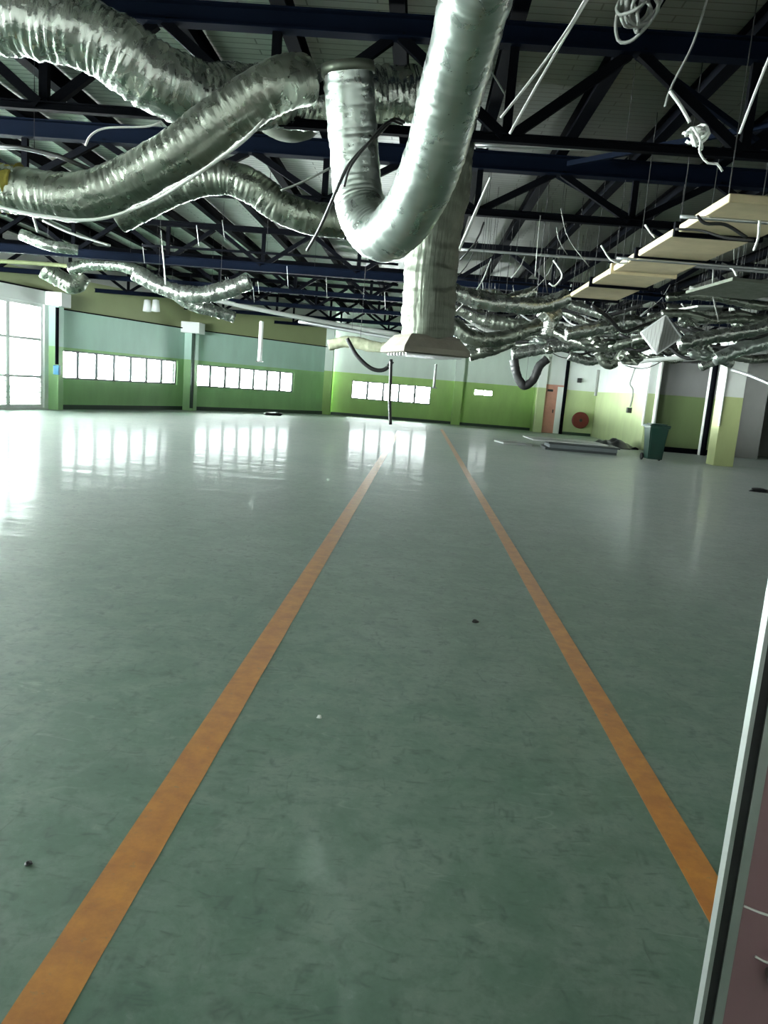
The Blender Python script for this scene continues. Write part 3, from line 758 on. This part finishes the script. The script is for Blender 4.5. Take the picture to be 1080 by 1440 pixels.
for i in range(16):
    x = rnd.uniform(120, 560); d = rnd.uniform(11, 22); p = P(x, 400, d)
    z0 = rnd.uniform(3.2, 3.6)
    smooth_tube('hanging_wire', [V((p.x, d, BOT_Z)), V((p.x + .05, d, z0))], .006, M[rnd.choice(('gcable', 'wcable'))],
                'loose thin wire dangling from the left-hand roof steel', 'wire', 'wires dangling on the left', seg=5, step=.12)
for i in range(70):
    x = rnd.uniform(645, 1085); d = rnd.uniform(11, 23); p = P(x, 450, d); z = rnd.uniform(2.8, 3.45); r = rnd.uniform(.05, .11)
    L = rnd.uniform(1.0, 2.4); a = rnd.uniform(-.7, .7); dip = rnd.uniform(-.2, .5); pts = []
    for k in range(5):
        pts.append(V((p.x + (k - 2) * L / 4 * math.cos(a), d + (k - 2) * L / 4 * math.sin(a), z - dip * (1 - ((k - 2) / 2) ** 2) + rnd.uniform(-.06, .06))))
    ck = spline(pts, .12)
    if max(q.y for q in pts) > 25.5 or min(q.z for q in pts) < 2.5 or max(q.z for q in pts) > 3.6 or not free(ck, r): continue
    occupy(ck, r)
    o = tag(obj('flexible_duct', duct_bm(pts, r, .1, .05, .2, 16, seed=80 + i, sub=4), M[rnd.choice(('foil', 'foild', 'foild'))], smooth=True),
        'short limp silver duct among the tangled right-hand roof clutter', 'duct', 'limp ducts in the right-hand clutter'); hangers(o, pts, 1.5)
for i in range(110):
    x = rnd.uniform(650, 1080); d = rnd.uniform(12, 24); p = P(x, 450, d); z = rnd.uniform(2.85, 3.55)
    L = rnd.uniform(.8, 2.6); a = rnd.uniform(-.5, .5); pts = []
    for k in range(5):
        pts.append(V((p.x + (k - 2) * L / 4 * math.cos(a), d + (k - 2) * L / 4 * math.sin(a), z - .22 * (1 - ((k - 2) / 2) ** 2) + rnd.uniform(-.08, .08))))
    cr = rnd.choice((.014, .02, .03, .04)); ck = spline(pts, .1)
    if max(q.y for q in pts) > 25.5 or not free(ck, cr): continue
    occupy(ck, cr)
    o = smooth_tube('sagging_cable', pts, cr, M[rnd.choice(('gcable', 'gcable', 'bcable', 'galv', 'bcable'))],
                'sagging cable or tube in the tangled right-hand roof clutter', 'cable', 'cables sagging on the right', seg=7, step=.1); hangers(o, pts, 3)
for i in range(60):
    x = rnd.uniform(660, 1075); y = rnd.uniform(440, 505); d = rnd.uniform(12, 22)
    c = P(x, y, d); r = rnd.uniform(.09, .2); bm = bmesh.new(); bmesh.ops.create_icosphere(bm, subdivisions=3, radius=r)
    sx = rnd.uniform(.8, 2.0)
    if not free([c], r * sx * 1.2): bm.free(); continue
    occupy([c], r * sx)
    for v in bm.verts:
        k = 1 + .5 * noise.noise(v.co * 9 + V((i, 0, 0))) + .25 * noise.noise(v.co * 22 + V((i, 3, 0)))
        v.co = V((v.co.x * sx, v.co.y, v.co.z * .6)) * k + c
    o = tag(obj('foil_scrap', bm, M[rnd.choice(('foil', 'foilb', 'foild'))]), 'crumpled scrap of foil caught in the right-hand roof clutter', 'foil scrap', 'foil scraps on the right'); hangers(o, [c, c + V((.01, 0, 0))], 1)

# ------------------------------------------------------------------ things at the walls
# wheelie bin
g = G(917, 648)
root = thing('wheelie_bin', 'dark green wheelie bin standing before the shaded lime wall panel', 'bin', (g.x, g.y, 0))
bm = bmesh.new(); rr = []
for w, dd, z in ((.20, .24, .06), (.22, .27, .5), (.255, .31, .92), (.275, .33, .93), (.275, .33, .97)):
    rr.append([bm.verts.new((g.x + a * w, g.y + b * dd, z)) for a, b in ((-1, -1), (1, -1), (1, 1), (-1, 1))])
for a, b in zip(rr, rr[1:]):
    for k in range(4): bm.faces.new((a[k], a[(k + 1) % 4], b[(k + 1) % 4], b[k]))
bm.faces.new(rr[0][::-1]); bm.faces.new(rr[-1])
bmesh.ops.bevel(bm, geom=[e for e in bm.edges if abs((e.verts[0].co - e.verts[1].co).z) > .1], offset=.03, segments=2, affect='EDGES')
obj('body', bm, M['bin'], root)
bm = bmesh.new(); box(bm, (g.x - .29, g.y - .35, .97), (g.x + .29, g.y + .35, 1.02), .018); box(bm, (g.x - .22, g.y - .26, 1.02), (g.x + .22, g.y + .26, 1.05), .012); obj('lid', bm, M['bin'], root)
bm = bmesh.new(); sweep(bm, [V((g.x - .22, g.y + .37, .98)), V((g.x + .22, g.y + .37, .98))], .016, 8); obj('handle', bm, M['blackp'], root)
for s in (-1, 1):
    q = V((0, 1, 0)); mt = Matrix.Translation((g.x + s * .25, g.y + .2, .1)) @ Matrix.Rotation(PI / 2, 4, 'Y')
    bm = bmesh.new(); lathe(bm, [(.03, -.025), (.09, -.025), (.10, -.015), (.10, .015), (.09, .025), (.03, .025)], 20, mt); obj('wheel', bm, M['blackp'], root)

# boards stacked on the floor
s0 = G(822, 638)
def board(cx, cy, z, w, dp, h, a, mat, lab):
    bm = bmesh.new(); ca, sa = math.cos(a), math.sin(a); obox(bm, V((cx, cy, z + h / 2)), V((ca, sa, 0)) * w / 2, V((-sa, ca, 0)) * dp / 2, V((0, 0, h / 2)))
    bmesh.ops.bevel(bm, geom=bm.edges[:], offset=.006, segments=1, affect='EDGES')
    return tag(obj('panel_board', bm, M[mat]), lab, 'board', 'boards stacked on the floor')
board(s0.x, s0.y + 1.0, 0, 2.1, 1.2, .07, -.05, 'darkboard', 'charcoal board lowest in the floor stack beside the bin')
board(s0.x + .05, s0.y + .95, .07, 2.0, 1.1, .10, -.02, 'slate', 'thick slate grey board second in the floor stack')
board(s0.x + .1, s0.y + 1.0, .17, 2.1, 1.15, .05, -.06, 'darkboard', 'charcoal board third in the floor stack')
board(s0.x - .30, s0.y + 1.7, .22, 2.3, 1.7, .035, .05, 'board', 'pale board on top of the floor stack, jutting out left')
board(s0.x - 1.85, s0.y + 2.0, 0, .95, 1.0, .05, .2, 'board', 'loose pale board lying left of the floor stack')
bm = bmesh.new(); nx_, ny_ = 26, 14; c = G(866, 634); vs = []
for i in range(nx_):
    row = []
    for j in range(ny_):
        u, v = i / (nx_ - 1) - .5, j / (ny_ - 1) - .5
        h = max(.012, .26 * (1 - (abs(u * 2) ** 2)) * (1 - (abs(v * 2)) ** 2) + .16 * noise.noise(V((u * 5, v * 5, 3)))) 
        row.append(bm.verts.new((c.x + .35 + u * 1.5, c.y + 1.9 + v * 1.3, h)))
    vs.append(row)
for i in range(nx_ - 1):
    for j in range(ny_ - 1): bm.faces.new((vs[i][j], vs[i + 1][j], vs[i + 1][j + 1], vs[i][j + 1]))
ext = bmesh.ops.extrude_face_region(bm, geom=bm.faces[:]); 
for e in ext['geom']:
    if isinstance(e, bmesh.types.BMVert): e.co.z = max(0.0, e.co.z - .012)
tag(obj('plastic_sheet', bm, M['blackp'], smooth=True), 'crumpled black sheet heaped between the board stack and the bin', 'sheet')

# salmon door with bright pane
a = P(757, 600, RY - .05); b = P(791, 600, RY - .05); dw = b.x - a.x
root = thing('door_1', None, None, (a.x + dw / 2, RY - .05, 0), kind='structure')
bm = bmesh.new()
box(bm, (a.x, RY - .08, 0), (a.x + .06, RY, 2.12)); box(bm, (b.x - .06, RY - .08, 0), (b.x, RY, 2.12)); box(bm, (a.x + .06, RY - .08, 2.05), (b.x - .06, RY, 2.12))
obj('door_frame', bm, M['pink'], root)
bm = bmesh.new(); box(bm, (a.x + .06, RY - .06, .01), (a.x + dw * .62, RY - .02, 2.05)); 
for k in range(7): box(bm, (a.x + .14, RY - .068, .2 + k * .11), (a.x + dw * .55, RY - .058, .26 + k * .11))
lf = obj('door_leaf', bm, M['pink'], root)
bm = bmesh.new(); box(bm, (a.x + dw * .5, RY - .1, .9), (a.x + dw * .54, RY - .06, 1.05)); obj('door_handle', bm, M['blackp'], lf)
bm = bmesh.new(); box(bm, (a.x + dw * .62, RY - .06, .01), (b.x - .06, RY - .02, 2.05)); box(bm, (a.x + dw * .66, RY - .066, .75), (b.x - .10, RY - .058, 1.95)); obj('side_panel', bm, M['white'], root)
# hose reel
c = P(816, 591, RY - .18)
root = thing('hose_reel', 'dark red hose reel on the wall right of the salmon door', 'hose reel', (c.x, RY, c.z))
mt = Matrix.Translation(c) @ Matrix.Rotation(PI / 2, 4, 'X')
bm = bmesh.new(); lathe(bm, [(.06, -.10), (.34, -.10), (.36, -.08), (.33, -.07), (.24, -.06), (.24, .06), (.33, .07), (.36, .08), (.34, .10), (.06, .10)], 32, mt); obj('drum', bm, M['red'], root, smooth=False)
bm = bmesh.new(); box(bm, (c.x - .05, RY - .1, c.z - .3), (c.x + .05, RY - .01, c.z + .3)); obj('bracket', bm, M['wcable'], root)
bm = bmesh.new(); lathe(bm, [(.02, -.03), (.07, -.03), (.07, .115), (.02, .12)], 16, mt); obj('hub', bm, M['blackp'], root)
# conduits and switches on the walls
def vpipe(px, y0, y1, d, r, mat, lab, dxy=0, cat='pipe'):
    a, b = P(px, y0, d), P(px, y1, d); b.x = a.x
    bm = bmesh.new(); sweep(bm, [a, V((a.x, d, max(b.z, .0)))], r, 10); tag(obj('wall_pipe', bm, M[mat]), lab, cat, 'pipes on the walls')
vpipe(800, 505, 612, RY - .08, .075, 'black', 'thick dark pipe right of the salmon door')
vpipe(842, 520, 557, 31.0, .06, 'gcable', 'dark pipe ending halfway down the pale lime wall')
vpipe(915, 512, 600, 26.5, .04, 'wcable', 'thin white pipe left of the shaded lime panel')
vpipe(931, 508, 632, 26.5, .065, 'wcable', 'white pipe behind the wheelie bin')
vpipe(1002, 512, 642, 26.45, .06, 'wcable', 'white pipe at the right end of the shaded lime panel')
vpipe(1007, 512, 642, 26.3, .09, 'black', 'dark pipe behind the right pillar')
vpipe(1025, 505, 600, pl.y - .06, .025, 'wcable', 'thin white conduit on the right pillar face')
sw = P(886, 577, 28.6); bm = bmesh.new(); box(bm, (sw.x - .12, sw.y - .1, sw.z - .1), (sw.x + .05, sw.y + .1, sw.z + .1), .02)
tag(obj('switch_box', bm, M['blackp']), 'small dark switch box at the end of the looped cable on the lime wall', 'switch')
smooth_tube('cable', PP([(893, 518, 28.5), (889, 530, 28.5), (886, 540, 28.4), (890, 548, 28.4), (889, 560, 28.5), (886, 572, 28.55)]), .03, M['gcable'], 'looped grey cable running down the pale lime wall', 'cable')
sp = P(815, 535, RY - .1); bm = bmesh.new(); box(bm, (sp.x - .09, RY - .18, sp.z - .1), (sp.x + .09, RY - .001, sp.z + .1), .02)
tag(obj('wall_speaker', bm, M['blackp']), 'small black box on the white wall above the hose reel', 'wall box')
sp = P(774, 549, RY - .1); bm = bmesh.new(); box(bm, (sp.x - .12, RY - .1, sp.z - .05), (sp.x + .12, RY - .001, sp.z + .05), .01)
tag(obj('door_sign_box', bm, M['blackp']), 'small black box above the salmon door', 'wall box')
# column pipe with blue switch at left
cl = V((K1.x + .1, K1.y - .2, 0)); a = P(80, 440, cl.y - .06)
bm = bmesh.new(); sweep(bm, [V((a.x, cl.y - .04, 3.0)), V((a.x, cl.y - .04, 1.35))], .05, 10); tag(obj('wall_pipe', bm, M['black']), 'dark pipe on the left column ending in the blue switch', 'pipe', 'pipes on the walls')
bm = bmesh.new(); box(bm, (a.x - .09, cl.y - .1, 1.05), (a.x + .09, cl.y + .03, 1.33), .02); tag(obj('isolator_switch', bm, M['blue']), 'blue isolator switch on the left column', 'switch')
a = P(272, 470, K2.y - .4)
bm = bmesh.new(); sweep(bm, [V((a.x, K2.y - .36, 2.85)), V((a.x, K2.y - .36, .1))], .06, 10); tag(obj('wall_pipe', bm, M['base']), 'dark green pipe down the second wall column', 'pipe', 'pipes on the walls')
# fittings on the olive band at left
for px, lab in ((207, 'left one of two small white lamps on the olive band'), (219, 'right one of two small white lamps on the olive band')):
    c = P(px, 430, 25.0); bm = bmesh.new(); lathe(bm, [(.02, .2), (.10, .18), (.12, .0), (.14, -.18), (.03, -.2)], 16, Matrix.Translation(c)); tag(obj('spot_lamp', bm, M['white'], smooth=True), lab, 'lamp', 'lamps on the olive band')
# debris on the floor
def debris(px, py, r, mat, lab, sx=1.0):
    c = G(px, py); bm = bmesh.new(); bmesh.ops.create_icosphere(bm, subdivisions=3, radius=r)
    for v in bm.verts:
        k = 1 + .45 * noise.noise(v.co / r * 1.3 + V((px, 0, 0))); v.co = V((v.co.x * k * sx, v.co.y * k, max(-.3 * r, v.co.z * .5 * k)))
    bmesh.ops.translate(bm, verts=bm.verts, vec=c + V((0, 0, .3 * r)))
    tag(obj('floor_scrap', bm, M[mat]), lab, 'scrap')
debris(384, 584, .16, 'blackp', 'dark scrap on the floor before the far strip window', 2.2)
debris(668, 875, .022, 'blackp', 'tiny black scrap on the floor between the orange lines')
debris(449, 1009, .012, 'white', 'tiny white crumb on the floor right of the left orange line')
debris(40, 1215, .010, 'blackp', 'tiny dark crumb on the floor left of the left orange line')
debris(1068, 692, .10, 'blackp', 'dark flat scrap on the floor near the right edge', 2.0)

# ------------------------------------------------------------------ door leaf in the foreground
root = thing('door_2', None, None, (.95, FRONT - .06, 0), kind='structure')
yd = .86
T_ = .014
X = P(1029, 1117, yd + T_).x
def dbox(x0, x1, y0, y1, z0, z1, bev=0):
    bm = bmesh.new(); box(bm, (x0, y0, z0), (x1, y1, z1), bev); return bm
obj('edge_strip', dbox(X, X + .0055, yd, yd + T_, .005, 2.25), M['alu'], root)
obj('seal', dbox(X + .0055, X + .0175, yd + .003, yd + T_, .005, 2.25), M['rubber'], root)
obj('stile', dbox(X + .0175, X + .0295, yd, yd + T_, .005, 2.25), M['alu'], root)
obj('door_panel', dbox(X + .0295, X + .95, yd + .002, yd + T_ - .002, .005, 2.25), M['mauve'], root)
k = P(1079, 1366, yd); mt = Matrix.Translation((k.x + .004, yd + .003, k.z)) @ Matrix.Rotation(PI / 2, 4, 'X')
bm = bmesh.new(); lathe(bm, [(.006, 0), (.006, .012), (.010, .016), (.010, .026), (.004, .03)], 20, mt); obj('door_knob', bm, M['alu'], root, smooth=True)
for (x0, y0, x1, y1) in ((1046, 1274, 1090, 1290), (1062, 1345, 1085, 1356)):
    a, b = P(x0, y0, yd + .001), P(x1, y1, yd + .001)
    smooth_tube('scratch', [a, (a + b) / 2 + V((0, 0, -.001)), b], .0016, M['wcable'], parent=root, step=.01)

# ------------------------------------------------------------------ light
w = bpy.data.worlds.new('overcast_sky'); SC.world = w; w.use_nodes = True
wn = w.node_tree; bg = wn.nodes['Background']; bg.inputs[0].default_value = (.95, .99, 1.0, 1)
tc_ = N(wn, 'ShaderNodeTexCoord'); sx_ = N(wn, 'ShaderNodeSeparateXYZ'); wn.links.new(tc_.outputs['Generated'], sx_.inputs[0])
st_ = ramp(wn, sx_.outputs['Z'], [(0.0, 1.0), (0.03, .11)]); ml_ = N(wn, 'ShaderNodeMath', operation='MULTIPLY'); ml_.inputs[1].default_value = 80.0
wn.links.new(st_, ml_.inputs[0]); wn.links.new(ml_.outputs[0], bg.inputs[1])      # overcast sky; the strong glow below the horizon is added to light the ceiling
for i, (c, d, n, wd, ht) in enumerate(PORTALS):
    l = bpy.data.lights.new('window_portal', 'AREA'); l.shape = 'RECTANGLE'; l.size = wd; l.size_y = ht; l.cycles.is_portal = True
    o = bpy.data.objects.new('window_portal', l); C.objects.link(o)
    z = n; x = d; y = z.cross(x)
    o.matrix_world = Matrix.Translation(c) @ Matrix((x, y, z)).transposed().to_4x4()
l = bpy.data.lights.new('lobby_fill', 'AREA'); l.size = .6; l.energy = 5; l.color = (1, .97, .92)  # unseen fill added for the door leaf and the near floor
o = bpy.data.objects.new('lobby_fill', l); C.objects.link(o); o.location = (.3, -1.2, 2.55)

SC.cycles.use_denoising = True
SC.cycles.max_bounces = 10; SC.cycles.diffuse_bounces = 6; SC.cycles.glossy_bounces = 5; SC.cycles.transparent_max_bounces = 12
SC.cycles.sample_clamp_indirect = 12
SC.cycles.caustics_reflective = False; SC.cycles.caustics_refractive = False
vs_ = SC.view_settings
vs_.view_transform = 'Standard'; vs_.look = 'None'; vs_.gamma = 1; vs_.exposure = 1.55; vs_.use_curve_mapping = False
